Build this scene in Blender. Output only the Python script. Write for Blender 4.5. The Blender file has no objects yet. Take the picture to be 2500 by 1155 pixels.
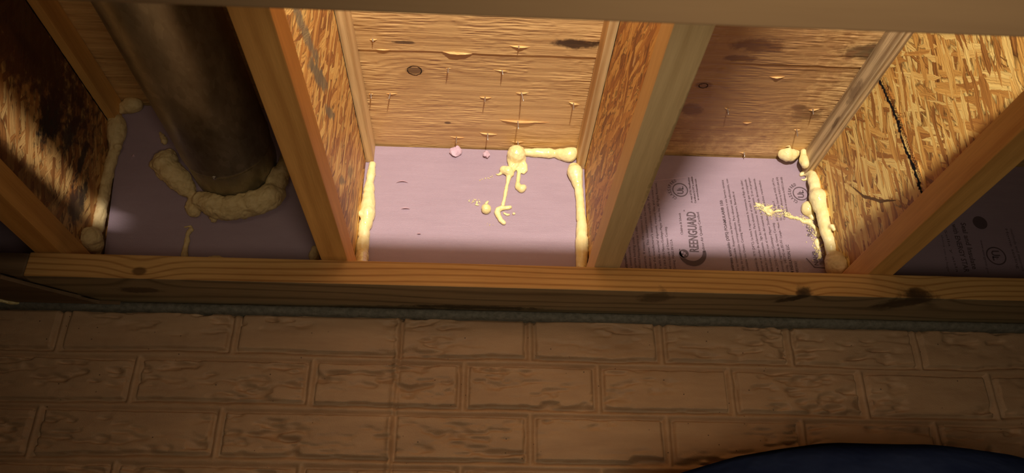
import bpy, bmesh, math, random
import numpy as np
from mathutils import Vector, Matrix, Euler, noise as mnoise
random.seed(7)
S = bpy.context.scene
COL = S.collection
# ------------------------------------------------------------------ camera
CP = Vector((-0.18906, -1.22355, -0.50375))
CR = Euler((2.0451392, -0.0062364, -0.0484352), 'XYZ')
FPX = 1969.6
cam = bpy.data.cameras.new('camera'); camo = bpy.data.objects.new('camera', cam); COL.objects.link(camo)
camo.location = CP; camo.rotation_euler = CR
cam.sensor_width = 36; cam.lens = FPX / 2500 * 36; cam.clip_start = 0.02
cam.dof.use_dof = True; cam.dof.focus_distance = 1.35; cam.dof.aperture_fstop = 14.0
S.camera = camo
S.view_settings.view_transform = 'Standard'; S.view_settings.look = 'None'
S.view_settings.gamma = 1; S.view_settings.use_curve_mapping = False
S.view_settings.exposure = 0.0
# ------------------------------------------------------------------ world, lamp and added fills
w = bpy.data.worlds.new('world'); S.world = w; w.use_nodes = True
w.node_tree.nodes['Background'].inputs[0].default_value = (0.5, 0.42, 0.36, 1)
w.node_tree.nodes['Background'].inputs[1].default_value = 0.004
def lamp(name, kind, loc, power, color, radius=0.03):
    l = bpy.data.lights.new(name, kind); l.energy = power; l.color = color
    l.shadow_soft_size = radius
    o = bpy.data.objects.new(name, l); o.location = loc; COL.objects.link(o)
    return o
bulb = lamp('work_light', 'SPOT', (-0.060, -1.93, -0.112), 188, (1.0, 0.89, 0.77), 0.018)
bulb.data.spot_size = math.radians(56); bulb.data.spot_blend = 0.5
bulb.rotation_euler = (Vector((-0.10, 0.0, 0.14)) - bulb.location).to_track_quat('-Z', 'Y').to_euler()
room = lamp('room_fill_light', 'SPOT', (-0.06, -1.25, -0.60), 9.2, (1.0, 0.82, 0.58), 0.12)  # added fill, stands in for light bounced about the room
room.data.spot_size = math.radians(100); room.data.spot_blend = 1.0
room.rotation_euler = (Vector((0.03, 0.0, -0.06)) - room.location).to_track_quat('-Z', 'Y').to_euler()
lamp('duct_bay_fill', 'POINT', (-0.69, -0.79, 0.02), 0.34, (1.0, 0.84, 0.60), 0.02)  # added fill hidden above the girder to brighten the duct, no known bulb
# ------------------------------------------------------------------ helpers
RM = CR.to_matrix()
def at(u, v, ax, val):
    d = RM @ Vector(((u - 1250) / FPX, -(v - 577.5) / FPX, -1.0))
    t = (val - CP[ax]) / d[ax]
    return CP + d * t
def tag(o, label=None, cat=None, group=None, kind=None):
    if label: o['label'] = label
    if cat: o['category'] = cat
    if group: o['group'] = group
    if kind: o['kind'] = kind
    return o
def empty(name, loc):
    o = bpy.data.objects.new(name, None); o.location = loc; COL.objects.link(o); o.empty_display_size = 0.02
    bpy.context.view_layer.update()
    return o
def link_mesh(name, me, mat, parent=None, smooth=False):
    o = bpy.data.objects.new(name, me); COL.objects.link(o)
    if mat: me.materials.append(mat)
    if smooth: me.shade_smooth()
    if parent:
        o.parent = parent; o.matrix_parent_inverse = Matrix.Translation(-parent.location)
        # keep mesh data in world coordinates, shifted into the parent's frame
    return o
def bmobj(name, bm, mat, parent=None, smooth=False):
    me = bpy.data.meshes.new(name); bm.normal_update(); bm.to_mesh(me); bm.free()
    return link_mesh(name, me, mat, parent, smooth)
def box(bm, x0, x1, y0, y1, z0, z1, bev=0):
    m = Matrix.Translation(((x0+x1)/2, (y0+y1)/2, (z0+z1)/2)) @ Matrix.Diagonal((x1-x0, y1-y0, z1-z0, 1))
    r = bmesh.ops.create_cube(bm, size=1, matrix=m)
    if bev:
        es = list({e for v in r['verts'] for e in v.link_edges})
        bmesh.ops.bevel(bm, geom=es, offset=bev, segments=2, profile=.6, affect='EDGES')
def wobble(bm, amp, scale, seed=0):
    for v in bm.verts:
        n = mnoise.noise_vector(v.co * scale + Vector((seed, 0, 0)))
        v.co += n * amp
# ------------------------------------------------------------------ node helpers
class NT:
    def __init__(s, name):
        s.m = bpy.data.materials.new(name); s.m.use_nodes = True
        s.t = s.m.node_tree; s.n = s.t.nodes; s.b = s.n['Principled BSDF']
        s.g = s.n.new('ShaderNodeNewGeometry').outputs['Position']
    def link(s, a, b): s.t.links.new(a, b)
    def setin(s, sock, v):
        if isinstance(v, bpy.types.NodeSocket): s.link(v, sock)
        elif isinstance(v, (tuple, list)) and len(v) == 3 and sock.type == 'RGBA': sock.default_value = (*v, 1)
        else: sock.default_value = v
    def math(s, op, a, b=0.0, c=None):
        n = s.n.new('ShaderNodeMath'); n.operation = op
        s.setin(n.inputs[0], a); s.setin(n.inputs[1], b)
        if c is not None: s.setin(n.inputs[2], c)
        return n.outputs[0]
    def mapping(s, vec, loc=(0,0,0), rot=(0,0,0), scale=(1,1,1)):
        a = s.n.new('ShaderNodeVectorMath'); a.operation = 'SUBTRACT'; s.setin(a.inputs[0], vec); a.inputs[1].default_value = loc
        n = s.n.new('ShaderNodeMapping'); s.link(a.outputs[0], n.inputs[0])
        n.inputs['Rotation'].default_value = rot
        m = s.n.new('ShaderNodeVectorMath'); m.operation = 'MULTIPLY'; s.link(n.outputs[0], m.inputs[0]); m.inputs[1].default_value = scale
        return m.outputs[0]
    def noise(s, vec, scale=1, detail=3, rough=.55, dist=0, out=0):
        n = s.n.new('ShaderNodeTexNoise'); s.link(vec, n.inputs['Vector'])
        n.inputs['Scale'].default_value = scale; n.inputs['Detail'].default_value = detail
        n.inputs['Roughness'].default_value = rough; n.inputs['Distortion'].default_value = dist
        return n.outputs[out]
    def voro(s, vec, feature='F1', rnd=1, out='Color'):
        n = s.n.new('ShaderNodeTexVoronoi'); n.feature = feature; n.voronoi_dimensions = '3D'
        s.link(vec, n.inputs['Vector']); n.inputs['Scale'].default_value = 1; n.inputs['Randomness'].default_value = rnd
        return n.outputs[out]
    def ramp(s, fac, stops):
        n = s.n.new('ShaderNodeValToRGB'); s.link(fac, n.inputs[0]); e = n.color_ramp.elements
        while len(e) < len(stops): e.new(.5)
        for k, (p, c) in zip(e, stops): k.position = p; k.color = (*c, 1)
        return n.outputs[0]
    def mr(s, v, a, b, c=0., d=1.):
        n = s.n.new('ShaderNodeMapRange'); s.link(v, n.inputs[0])
        for i, x in enumerate((a, b, c, d)): n.inputs[i+1].default_value = x
        n.interpolation_type = 'SMOOTHSTEP'
        return n.outputs[0]
    def mix(s, f, a, b, mode='MIX'):
        n = s.n.new('ShaderNodeMix'); n.data_type = 'RGBA'; n.blend_type = mode
        s.setin(n.inputs[0], f); s.setin(n.inputs[6], a); s.setin(n.inputs[7], b)
        return n.outputs[2]
    def add(s, a, b):
        n = s.n.new('ShaderNodeVectorMath'); n.operation = 'ADD'; s.link(a, n.inputs[0]); s.setin(n.inputs[1], b); return n.outputs[0]
    def scalev(s, a, k):
        n = s.n.new('ShaderNodeVectorMath'); n.operation = 'SCALE'; s.link(a, n.inputs[0]); n.inputs['Scale'].default_value = k; return n.outputs[0]
    def sep(s, v):
        n = s.n.new('ShaderNodeSeparateXYZ'); s.link(v, n.inputs[0]); return n.outputs
    def comb(s, x, y, z):
        n = s.n.new('ShaderNodeCombineXYZ'); s.setin(n.inputs[0], x); s.setin(n.inputs[1], y); s.setin(n.inputs[2], z); return n.outputs[0]
    def length(s, v):
        n = s.n.new('ShaderNodeVectorMath'); n.operation = 'LENGTH'; s.link(v, n.inputs[0]); return n.outputs['Value']
    def bump(s, h, dist, strength=1, normal=None):
        n = s.n.new('ShaderNodeBump'); s.link(h, n.inputs['Height']); n.inputs['Distance'].default_value = dist
        n.inputs['Strength'].default_value = strength
        if normal: s.link(normal, n.inputs['Normal'])
        return n.outputs[0]
    def done(s, col, rough=.6, nrm=None, spec=.4, **kw):
        s.setin(s.b.inputs['Base Color'], col); s.setin(s.b.inputs['Roughness'], rough)
        s.b.inputs['Specular IOR Level'].default_value = spec
        if nrm: s.link(nrm, s.b.inputs['Normal'])
        for k, v in kw.items(): s.b.inputs[k.replace('_', ' ')].default_value = v
        return s.m
    # a stain, tone patch or painted-in shade with its own ragged outline; (cx,cy,cz), half sizes, rotation about the axis it lies on
    def blot(s, c, r, rot=(0,0,0), ragged=.75, nscale=60, soft=.45, inv=None):
        m = s.mapping(s.g, c, rot, tuple(1/max(q, 1e-4) for q in r))
        d = s.length(m)
        n = s.noise(s.g, nscale, 5, .65)
        d2 = s.math('ADD', d, s.math('MULTIPLY', s.math('SUBTRACT', n, .5), ragged*2))
        return s.mr(d2, 1-soft, 1+soft*.3, 1., 0.)
BIG = 10.0
def wood(name, along, cd, cl, ring=260, warp=1.0, knots=(), blots=(), bump=.0004, rough=.62, fine=.5, offs=(0,0,0), across=None, ply=False, spec=.35, ringk=.34, rpow=1.6):
    """along: axis index of the grain. knots: (center, radius, strength). blots: (center, radii, rot, colour, amount)"""
    N = NT(name)
    sc = [1, 1, 1]; sc[along] = .12
    g = N.mapping(N.g, offs, (0,0,0), tuple(sc))
    xyz = N.sep(g)
    ac = across if across is not None else [i for i in (0,1,2) if i != along][0]
    oth = [i for i in (0,1,2) if i not in (along, ac)][0]
    base = N.math('ADD', N.math('MULTIPLY', xyz[ac], ring), N.math('MULTIPLY', xyz[oth], ring*.35))
    n1 = N.noise(g, 9, 2, .5); n2 = N.noise(g, 40, 2, .5)
    f = N.math('ADD', base, N.math('MULTIPLY', n1, 16*warp))
    f = N.math('ADD', f, N.math('MULTIPLY', n2, 2.0*warp))
    kmask = None; kd = None
    for c, r, st in knots:
        m = N.mapping(N.g, c, (0,0,0), tuple((1/(r*(1.6 if i == along else 1.0))) for i in range(3)))
        d = N.length(m)
        e = N.math('POWER', 2.718, N.math('MULTIPLY', N.math('MULTIPLY', d, d), -.10))
        f = N.math('ADD', f, N.math('MULTIPLY', e, st))
        k = N.mr(N.math('ADD', d, N.math('MULTIPLY', n2, .5)), .9, 1.35, 1., 0.)
        kmask = k if kmask is None else N.math('MAXIMUM', kmask, k)
    ringv = N.math('MULTIPLY_ADD', N.math('SINE', f), .5, .5)
    ringv = N.math('POWER', ringv, rpow)
    sc2 = [700, 700, 700]; sc2[along] = 22
    fib = N.noise(N.mapping(N.g, offs, (0,0,0), tuple(sc2)), 1, 3, .6)
    sc3 = [160, 160, 160]; sc3[along] = 9
    str_ = N.noise(N.mapping(N.g, offs, (0,0,0), tuple(sc3)), 1, 3, .6)
    patch = N.noise(g, 22, 2, .5)
    v = N.math('ADD', N.math('MULTIPLY', ringv, ringk), N.math('MULTIPLY', fib, .32*fine*2))
    v = N.math('ADD', v, N.math('MULTIPLY', str_, .38))
    v = N.math('ADD', v, N.math('MULTIPLY', N.math('SUBTRACT', patch, .5), .6))
    col = N.ramp(v, [(.22, cl), (.55, tuple((a*.5+b*.5) for a, b in zip(cl, cd))), (.95, cd)])
    if kmask is not None: col = N.mix(N.math('MULTIPLY', kmask, .8), col, tuple(c*.30 for c in cd))
    for c, r, rot, bc, am in blots:
        b = N.blot(c, r, rot)
        col = N.mix(N.math('MULTIPLY', b, am), col, bc)
    h = N.math('ADD', N.math('MULTIPLY', str_, .8), N.math('MULTIPLY', fib, .5))
    h = N.math('ADD', h, N.math('MULTIPLY', ringv, .25))
    if ply:   # raised curly veneer ridges
        rv = N.voro(N.mapping(N.add(N.g, N.scalev(N.noise(N.g, 22, 2, .5, out=1), .006)), (0,0,0), (0,0,0), (26, 210, 1)), 'F1', 1, 'Distance')
        gate = N.mr(N.noise(N.g, 14, 3, .6), .42, .62)
        h = N.math('ADD', h, N.math('MULTIPLY', N.math('MULTIPLY', rv, gate), 1.5))
    return N.done(col, rough, N.bump(h, bump), spec)
def osb(name, tones, ang0=math.pi/2, spread=.55, blots=(), crack=None, size=1.0, offs=0.0):
    """strand board in a y-z plane"""
    N = NT(name)
    p = N.sep(N.g); v = N.comb(p[1], p[2], offs)
    v = N.add(v, N.scalev(N.noise(v, 9, 2, .5, out=1), .02))
    v = N.add(v, N.scalev(N.noise(v, 130, 3, .6, out=1), .0035))
    angs = [ang0, ang0+spread, ang0-spread, ang0+.25*spread, ang0-1.7*spread, ang0+.05]
    col = None; h = None
    for i, a in enumerate(angs):
        m = N.mapping(v, (i*.37, i*.21, 0), (0, 0, -a), (10/size*(1+.12*i), 88/size*(1+.16*(i%3)), 1))
        c = N.voro(m, 'F1', .95, 'Color'); cs = N.sep(c)
        grain = N.noise(N.mapping(v, (0,0,0), (0,0,-a), (16, 420, 1)), 1, 3, .65)
        t = N.math('ADD', N.math('MULTIPLY', cs[0], .72), N.math('MULTIPLY', grain, .42))
        ci = N.ramp(t, tones)
        if i < 4:
            ed = N.mr(N.voro(m, 'DISTANCE_TO_EDGE', .95, 'Distance'), .0, .10, .42, 1.0)
            ci = N.mix(1.0, ci, N.comb(ed, ed, ed), 'MULTIPLY')
        hi = N.math('ADD', N.math('MULTIPLY', cs[2], .7), N.math('MULTIPLY', grain, .35))
        if col is None: col, h = ci, hi
        else:
            ms = N.math('GREATER_THAN', cs[1], .60)
            col = N.mix(ms, col, ci)
            hm = N.n.new('ShaderNodeMix'); hm.data_type = 'FLOAT'
            N.link(ms, hm.inputs[0]); N.link(h, hm.inputs[2]); N.link(N.math('ADD', hi, .12*i), hm.inputs[3]); h = hm.outputs[0]
    for c, r, rot, bc, am in blots:
        b = N.blot(c, r, rot, 1.1, 70)
        col = N.mix(N.math('MULTIPLY', b, am), col, bc)
    return N.done(col, .55, N.bump(h, .0024), .5)
# ------------------------------------------------------------------ dimensions
H = 0.3047; T = 0.038; W = 0.038
XJ = [-0.8068, -0.3990, 0.0, 0.4121]
SY = -0.154; SZ = -0.038; WY = -0.0615
YB = -3.2
OSBT = [(.15, (.20,.065,.014)), (.38, (.46,.19,.04)), (.62, (.70,.36,.085)), (.85, (.86,.56,.17))]
RX = math.pi/2
# ------------------------------------------------------------------ materials
def P3(u, v, ax, val): return tuple(at(u, v, ax, val))
m_ply = wood('plywood_veneer', 0, (.36,.165,.048), (.85,.56,.235), ring=300, warp=1.6, ringk=.13, ply=True, bump=.0012, rough=.5, spec=.5,
    knots=[(P3(1012,172,2,H), .010, 14), (P3(1093,300,2,H), .004, 5), (P3(1950,262,2,H), .010, 12), (P3(1718,208,2,H), .009, 10)],
    blots=[(P3(1408,106,2,H), (.042,.012,.1), (0,0,0), (.035,.012,.006), .93), (P3(985,101,2,H), (.020,.004,.1), (0,0,0), (.05,.02,.01), .8),
           (P3(1850,108,2,H), (.045,.018,.1), (0,0,0), (.03,.011,.006), .93), (P3(1810,141,2,H), (.03,.008,.1), (0,0,0), (.03,.011,.006), .9),
           (P3(2120,125,2,H), (.05,.02,.1), (0,0,0), (.05,.035,.02), .8), (P3(1685,268,2,H), (.022,.02,.1), (0,0,0), (.06,.035,.02), .75),
           (P3(1970,280,2,H), (.03,.02,.1), (0,0,0), (.09,.05,.025), .6), ((.21,-.22,H), (.19,.24,.1), (0,0,0), (.30,.13,.05), .62)])  # last blot is a broad browner patch over the printed bay
m_lumber_tan = wood('pale_flange_lumber', 1, (.52,.34,.15), (.86,.66,.36), ring=300, warp=.9, ringk=.12, bump=.0003,
    blots=[(P3(1655,300,2,0), (.004,.20,.02), (0,0,-.02), (.25,.15,.06), .55)])
m_lumber = wood('flange_lumber', 1, (.48,.20,.04), (.90,.52,.16), ring=300, warp=.9, ringk=.16, bump=.0003)
m_flange_top = wood('top_flange_lumber', 1, (.42,.22,.07), (.85,.62,.30), ring=500, warp=.6, bump=.0006)
m_flange_grey = wood('weathered_top_flange_lumber', 1, (.16,.085,.03), (.88,.66,.36), ring=700, warp=.5, bump=.0018, fine=.8,
    blots=[(P3(2085,225,0,XJ[3]-W/2), (.05,.03,.012), (0,0,0), (.14,.08,.04), .7), (P3(2040,300,0,XJ[3]-W/2), (.05,.02,.005), (0,0,0), (.10,.055,.025), .7)])
m_sill = wood('sill_lumber', 0, (.34,.15,.035), (.70,.42,.15), ring=700, warp=1.5, ringk=.42, rpow=5, across=2, bump=.0003,
    knots=[(P3(340,662,1,SY), .008, 9), (P3(2240,716,1,SY), .011, 9), (P3(1955,716,1,SY), .006, 7)],
    blots=[(P3(340,708,2,SZ), (.035,.012,.05), (0,0,0), (.07,.04,.02), .75), (P3(1600,727,2,SZ), (.03,.02,.02), (0,0,.4), (.08,.055,.03), .7),
           (P3(2210,738,2,SZ), (.05,.022,.02), (0,0,.5), (.05,.03,.015), .85), (P3(1940,728,2,SZ), (.03,.010,.02), (0,0,.6), (.04,.025,.012), .9),
           (P3(960,752,2,SZ), (.10,.012,.02), (0,0,0), (.05,.035,.02), .5), (P3(1150,750,2,SZ), (.12,.008,.02), (0,0,0), (.03,.02,.012), .8)])
m_sill_under = wood('grey_sill_underside', 0, (.15,.105,.055), (.36,.27,.15), ring=700, warp=1.5, ringk=.42, rpow=5, across=2, bump=.0003,  # copy of the sill wood, darker and greyer, for downward faces
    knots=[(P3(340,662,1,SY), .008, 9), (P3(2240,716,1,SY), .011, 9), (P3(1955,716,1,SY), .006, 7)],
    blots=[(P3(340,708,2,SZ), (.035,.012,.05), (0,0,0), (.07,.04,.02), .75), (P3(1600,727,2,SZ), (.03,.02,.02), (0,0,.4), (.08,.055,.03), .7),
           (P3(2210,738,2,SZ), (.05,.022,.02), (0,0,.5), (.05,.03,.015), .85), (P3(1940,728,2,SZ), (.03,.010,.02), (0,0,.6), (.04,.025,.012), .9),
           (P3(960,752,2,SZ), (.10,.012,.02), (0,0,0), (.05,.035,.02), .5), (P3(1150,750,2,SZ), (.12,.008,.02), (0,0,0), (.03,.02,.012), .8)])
m_sill_old = wood('grey_sill_lumber', 0, (.10,.06,.03), (.24,.16,.09), ring=260, warp=1.2, across=2)
m_beam = wood('girder_lumber', 0, (.32,.20,.105), (.39,.25,.13), ring=90, warp=.8, across=2, bump=.0001, rough=.8)
NAVY_STAIN = (.035,.045,.04)
m_osb_l = osb('strand_board_left_joist', OSBT, RX, .35, offs=1.3, size=.8, blots=[
    (P3(748,85,0,XJ[1]+.005), (.05,.10,.012), (-.25,0,0), (.16,.15,.10), .8), (P3(775,180,0,XJ[1]+.005), (.05,.07,.013), (-.4,0,0), (.14,.13,.085), .85),
    (P3(805,275,0,XJ[1]+.005), (.05,.04,.008), (-.5,0,0), (.13,.12,.08), .8), (P3(835,440,0,XJ[1]+.005), (.05,.03,.008), (-.5,0,0), (.12,.10,.06), .7),
    (P3(855,420,0,XJ[1]+.005), (.05,.03,.012), (-.5,0,0), (.15,.11,.05), .6)])
m_osb_m = osb('strand_board_middle_joist', OSBT, .25, .3, offs=4.1, size=.8, blots=[(P3(1548,150,0,-.005), (.05,.01,.006), (0,0,0), (.9,.7,.4), .6)])
m_osb_r = osb('strand_board_right_joist', [(.12,(.20,.07,.015)),(.34,(.50,.22,.045)),(.60,(.78,.43,.10)),(.85,(.95,.68,.22))], RX, .5, offs=7.7, size=.8)
m_osb_f = osb('strand_board_stained_shaded', [(.15,(.20,.07,.02)),(.45,(.50,.22,.06)),(.8,(.75,.45,.16))], RX+.5, .5, offs=2.2, size=.85, blots=[
    (P3(125,285,0,XJ[0]+.005), (.05,.035,.05), (0,0,0), (.02,.02,.018), .97), (P3(170,330,0,XJ[0]+.005), (.05,.02,.035), (.3,0,0), (.05,.045,.035), .9),
    (P3(200,390,0,XJ[0]+.005), (.05,.010,.045), (0,0,0), (.02,.02,.018), .9), (P3(205,470,0,XJ[0]+.005), (.05,.010,.03), (0,0,0), (.03,.03,.025), .85),
    (P3(70,120,0,XJ[0]+.005), (.05,.05,.01), (0,0,0), (.05,.02,.015), .8),
    (P3(50,60,0,XJ[0]+.005), (.05,.26,.075), (.05,0,0), (.08,.028,.015), .92), (P3(10,120,0,XJ[0]+.005), (.05,.07,.03), (.1,0,0), (.16,.06,.025), .8), (P3(185,500,0,XJ[0]+.005), (.05,.03,.03), (0,0,0), (.06,.035,.025), .85), (P3(30,400,0,XJ[0]+.005), (.05,.16,.02), (-.1,0,0), (.14,.055,.02), .7)])  # large brown blots on the upper web: stained wood plus painted-in joist shade
N = NT('pink_foam_board_skin')
spk = N.voro(N.mapping(N.g, (0,0,0), (0,0,0), (900, 900, 700)), 'F1', 1, 'Distance')
n1 = N.noise(N.mapping(N.g, (0,0,0), (0,0,0), (12, 12, 60)), 1, 3, .6); n2 = N.noise(N.g, 700, 2, .6)
colp = N.ramp(n1, [(.3, (.345,.255,.312)), (.7, (.38,.283,.345))])
crz = N.noise(N.mapping(N.g, (0,0,0), (0,0,0), (14, 14, 160)), 1, 4, .7)
m_pink = N.done(colp, N.mr(n2, .3, .7, .32, .5), N.bump(N.math('ADD', N.math('ADD', N.math('MULTIPLY', n2, .6), crz), N.math('MULTIPLY', spk, .4)), .00045), .5)
N = NT('pink_foam_torn'); m_pinkt = N.done((.62,.44,.52), .6, None, .3)
N = NT('expanding_foam')
nf = N.noise(N.g, 55, 4, .6); nf2 = N.noise(N.g, 420, 2, .5)
m_foam = N.done(N.ramp(nf, [(.3, (.83,.70,.30)), (.55, (.90,.78,.39)), (.8, (.93,.84,.47))]), N.mr(nf, .35, .65, .14, .36), N.bump(N.math('ADD', nf, N.math('MULTIPLY', nf2, .05)), .0009), .5)
N = NT('shaded_expanding_foam')  # darker, rougher copy of the foam with shade put into its colour
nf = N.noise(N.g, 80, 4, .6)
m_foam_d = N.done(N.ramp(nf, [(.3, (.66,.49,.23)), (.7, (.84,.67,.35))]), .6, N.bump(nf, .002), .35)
N = NT('printed_ink'); m_ink = N.done((.115,.080,.092), .6, None, .3)
N = NT('galvanised_steel')
sp = N.voro(N.mapping(N.g, (0,0,0), (0,0,0), (140, 60, 140)), 'F1', 1, 'Color')
mot = N.noise(N.mapping(N.g, (0,0,0), (0,0,0), (20, 7, 20)), 1, 5, .65)
sv = N.math('ADD', N.math('MULTIPLY', N.sep(sp)[0], .12), N.math('MULTIPLY', mot, .88))
m_galv = N.done(N.ramp(sv, [(.25, (.22,.20,.14)), (.55, (.42,.38,.27)), (.8, (.66,.60,.44))]), N.mr(mot, .3, .7, .30, .48), N.bump(sv, .0004), .5, Metallic=.8)
N = NT('nail_steel'); m_nail = N.done((.55,.52,.48), .3, None, .5, Metallic=.9)
N = NT('splinter_wood'); m_spl = N.done(N.ramp(N.noise(N.mapping(N.g, (0,0,0), (0,0,0), (30, 300, 300)), 1, 3), [(.3, (.55,.26,.07)), (.7, (.86,.56,.22))]), .6, None, .3)
N = NT('sill_gasket'); ng = N.noise(N.g, 120, 4, .6)
m_gask = N.done(N.ramp(ng, [(.3, (.13,.125,.10)), (.7, (.24,.23,.19))]), .8, N.bump(ng, .002), .2)
N = NT('painted_masonry')
nl = N.noise(N.mapping(N.g, (0,0,0), (0,0,0), (9, 9, 40)), 1, 4, .6); ns = N.noise(N.g, 500, 3, .6)
pits = N.voro(N.mapping(N.g, (0,0,0), (0,0,0), (70, 70, 70)), 'F1', 1, 'Distance')
pm = N.math('MULTIPLY', N.math('LESS_THAN', pits, .07), N.math('GREATER_THAN', N.noise(N.g, 12, 2), .5))
colw = N.ramp(nl, [(.25, (.43,.28,.165)), (.75, (.59,.395,.235))])
colw = N.mix(N.math('MULTIPLY', pm, .8), colw, (.05,.03,.02))
m_wall = N.done(colw, .5, N.bump(N.math('ADD', ns, N.math('MULTIPLY', nl, 1.5)), .0006), .45)
N = NT('navy_plastic'); nn = N.noise(N.g, 14, 3, .6)
m_navy = N.done(N.ramp(nn, [(.3, (.0015,.002,.005)), (.8, (.004,.005,.009))]), .6, N.bump(nn, .01), 0.0)
N = NT('concrete_floor'); m_floor = N.done(N.ramp(N.noise(N.g, 6, 5), [(.3, (.12,.11,.10)), (.7, (.18,.16,.14))]), .8, None, .3)
N = NT('plain_painted_wall'); m_room = N.done((.20,.15,.10), .8, None, .3)
N = NT('dark_strand'); m_strand = N.done((.16,.085,.035), .7, None, .2)
N = NT('black_gap'); m_black = N.done((.012,.010,.010), .9, None, .1)
m_rim = wood('rim_lumber', 0, (.20,.09,.03), (.42,.24,.10), across=2)

# ------------------------------------------------------------------ setting: masonry wall with brick relief
def brick_wall():
    x0, x1, z0, z1 = -1.5, 1.5, -0.46, -0.050
    nx, nz = 1300, 230
    X = np.linspace(x0, x1, nx)[:, None]; Z = np.linspace(z0, z1, nz)[None, :]
    X = X + 0*Z; Z = Z + 0*X
    SEAM = -0.3095 - .02*(Z+.16)*0
    rowz = lambda Z: (-0.0405 - Z) / 0.0767
    left = X < SEAM
    row = np.floor(rowz(Z)).astype(int)
    fr = rowz(Z) - row
    dz = np.minimum(fr, 1-fr) * .0767
    low = fr > .5          # near lower edge of a brick
    pr = .2015
    offR = np.where(row % 2 == 0, -.1079, -.2072)
    uR = (X - offR) / pr
    dR = np.abs(uR - np.round(uR)) * pr
    offL = np.where(row % 2 == 0, -.5530, -.4312)
    uL = (X - offL) / .2550
    dL = np.abs(uL - np.round(uL)) * .2550
    dx = np.where(left, dL, dR)
    ids = np.where(left, np.round(uL+.5)*7+1000, np.round(uR+.5)*13) + row*31
    def vn(ax, az, seed):
        r = np.random.RandomState(seed)
        g = r.rand(int((x1-x0)*ax)+3, int((z1-z0)*az)+3)
        u = (X-x0)*ax; v = (Z-z0)*az
        i = u.astype(int); j = v.astype(int); fu = u-i; fv = v-j
        fu = fu*fu*(3-2*fu); fv = fv*fv*(3-2*fv)
        return (g[i,j]*(1-fu)*(1-fv)+g[i+1,j]*fu*(1-fv)+g[i,j+1]*(1-fu)*fv+g[i+1,j+1]*fu*fv)
    wav = (vn(14, 3, 1)-.5)*.006*low + (vn(60, 40, 2)-.5)*.0018
    hw = .0078
    d = np.minimum(dx + (vn(30, 60, 3)-.5)*.0016, dz + wav)
    t = np.clip(np.abs(d)/hw, 0, 1.6)
    # groove: recessed with a rounded bead down its middle
    g = np.where(t < 1, -.0110 + .0085*np.cos(np.clip(t, 0, 1)*math.pi/2)**1.3, 0)
    e = np.clip((t-1)/.28, 0, 1); e = e*e*(3-2*e)
    face = -.0105*(1-e)
    h = np.where(t < 1, g, face)
    st = vn(38, 150, 4)*.6 + vn(70, 260, 5)*.4
    gate = vn(9, 22, 6); gate = np.clip((gate-.22)*2.6, 0, 1)
    dents = -np.clip(st-.49, 0, 1)*.030*gate
    h = h + np.where(t >= 1, dents*e, 0) + (vn(120, 120, 7)-.5)*.0005 + (vn(6, 9, 8)-.5)*.0015
    # form seam: a rough raised line with a crack beside it
    sd = X - (-.3095 + (vn(3, 25, 9)-.5)*.006)
    h += .0035*np.exp(-(sd/.0035)**2)*(.5+vn(100, 200, 10)) - .006*np.exp(-((sd-.006)/.0016)**2)*vn(10, 60, 11)
    # worn scrap marks
    h += np.where((X > -.19) & (X < -.165) & (Z > -.222) & (Z < -.213), (vn(300, 300, 12)-.5)*.004, 0)
    top = np.clip((Z - (-.0540 + (vn(20, 3, 13)-.5)*.004))/.003, 0, 1)
    h -= top*.004
    Y = WY - h
    verts = np.stack([X, Y, Z], -1).reshape(-1, 3)
    i = np.arange(nx-1)[:, None]*nz + np.arange(nz-1)[None, :]
    f = np.stack([i, i+nz, i+nz+1, i+1], -1).reshape(-1, 4)
    me = bpy.data.meshes.new('wall_back')
    me.vertices.add(len(verts)); me.vertices.foreach_set('co', verts.ravel())
    me.loops.add(f.size); me.loops.foreach_set('vertex_index', f.ravel())
    me.polygons.add(len(f)); me.polygons.foreach_set('loop_start', np.arange(0, f.size, 4)); me.polygons.foreach_set('loop_total', np.full(len(f), 4))
    me.update(); me.validate()
    bm = bmesh.new(); bm.from_mesh(me)
    # the mass of the wall behind the relief and down to the floor
    box(bm, -2.0, 2.0, WY+.012, .20, -.46, -.0515)
    box(bm, -2.0, 2.0, WY, .20, -2.30, -.459)
    o = bmobj('wall_back', bm, m_wall, None, True)
    tag(o, 'painted masonry wall moulded with a brick pattern, below the wooden sill', 'wall', kind='structure')
    return o
brick_wall()
for nm, b in (('floor', (-2.0, 2.0, YB, .2, -2.35, -2.30, m_floor)), ('wall_left', (-2.05, -2.0, YB, .2, -2.3, H, m_room)),
              ('wall_right', (2.0, 2.05, YB, .2, -2.3, H, m_room)), ('wall_front', (-2.0, 2.0, YB-.05, YB, -2.3, H, m_room))):
    bm = bmesh.new(); box(bm, *b[:6]); tag(bmobj(nm, bm, b[6]), kind='structure')
# ceiling: plywood subfloor, the room side sheet hangs a little lower
PJ = -0.2590
bm = bmesh.new(); box(bm, -2.0, 2.0, PJ, .20, H, H+.018)
ceil = tag(bmobj('ceiling', bm, m_ply), 'plywood subfloor seen from below, between the joists', 'ceiling', kind='structure')
bm = bmesh.new()
n = 500; pts = []
for i in range(n+1):
    x = -2 + 4*i/n
    pts.append((x, PJ + mnoise.noise(Vector((x*9, 3, 0)))*.0022 + mnoise.noise(Vector((x*60, 1, 0)))*.0007))
zl = H-.0016
vs0 = [bm.verts.new((x, y, zl)) for x, y in pts]; vs1 = [bm.verts.new((x, y, H+.001)) for x, y in pts]
b0 = [bm.verts.new((x, YB, zl)) for x, y in pts]
for i in range(n):
    bm.faces.new((vs0[i], vs0[i+1], b0[i+1], b0[i])); bm.faces.new((vs1[i], vs1[i+1], vs0[i+1], vs0[i]))
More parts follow.
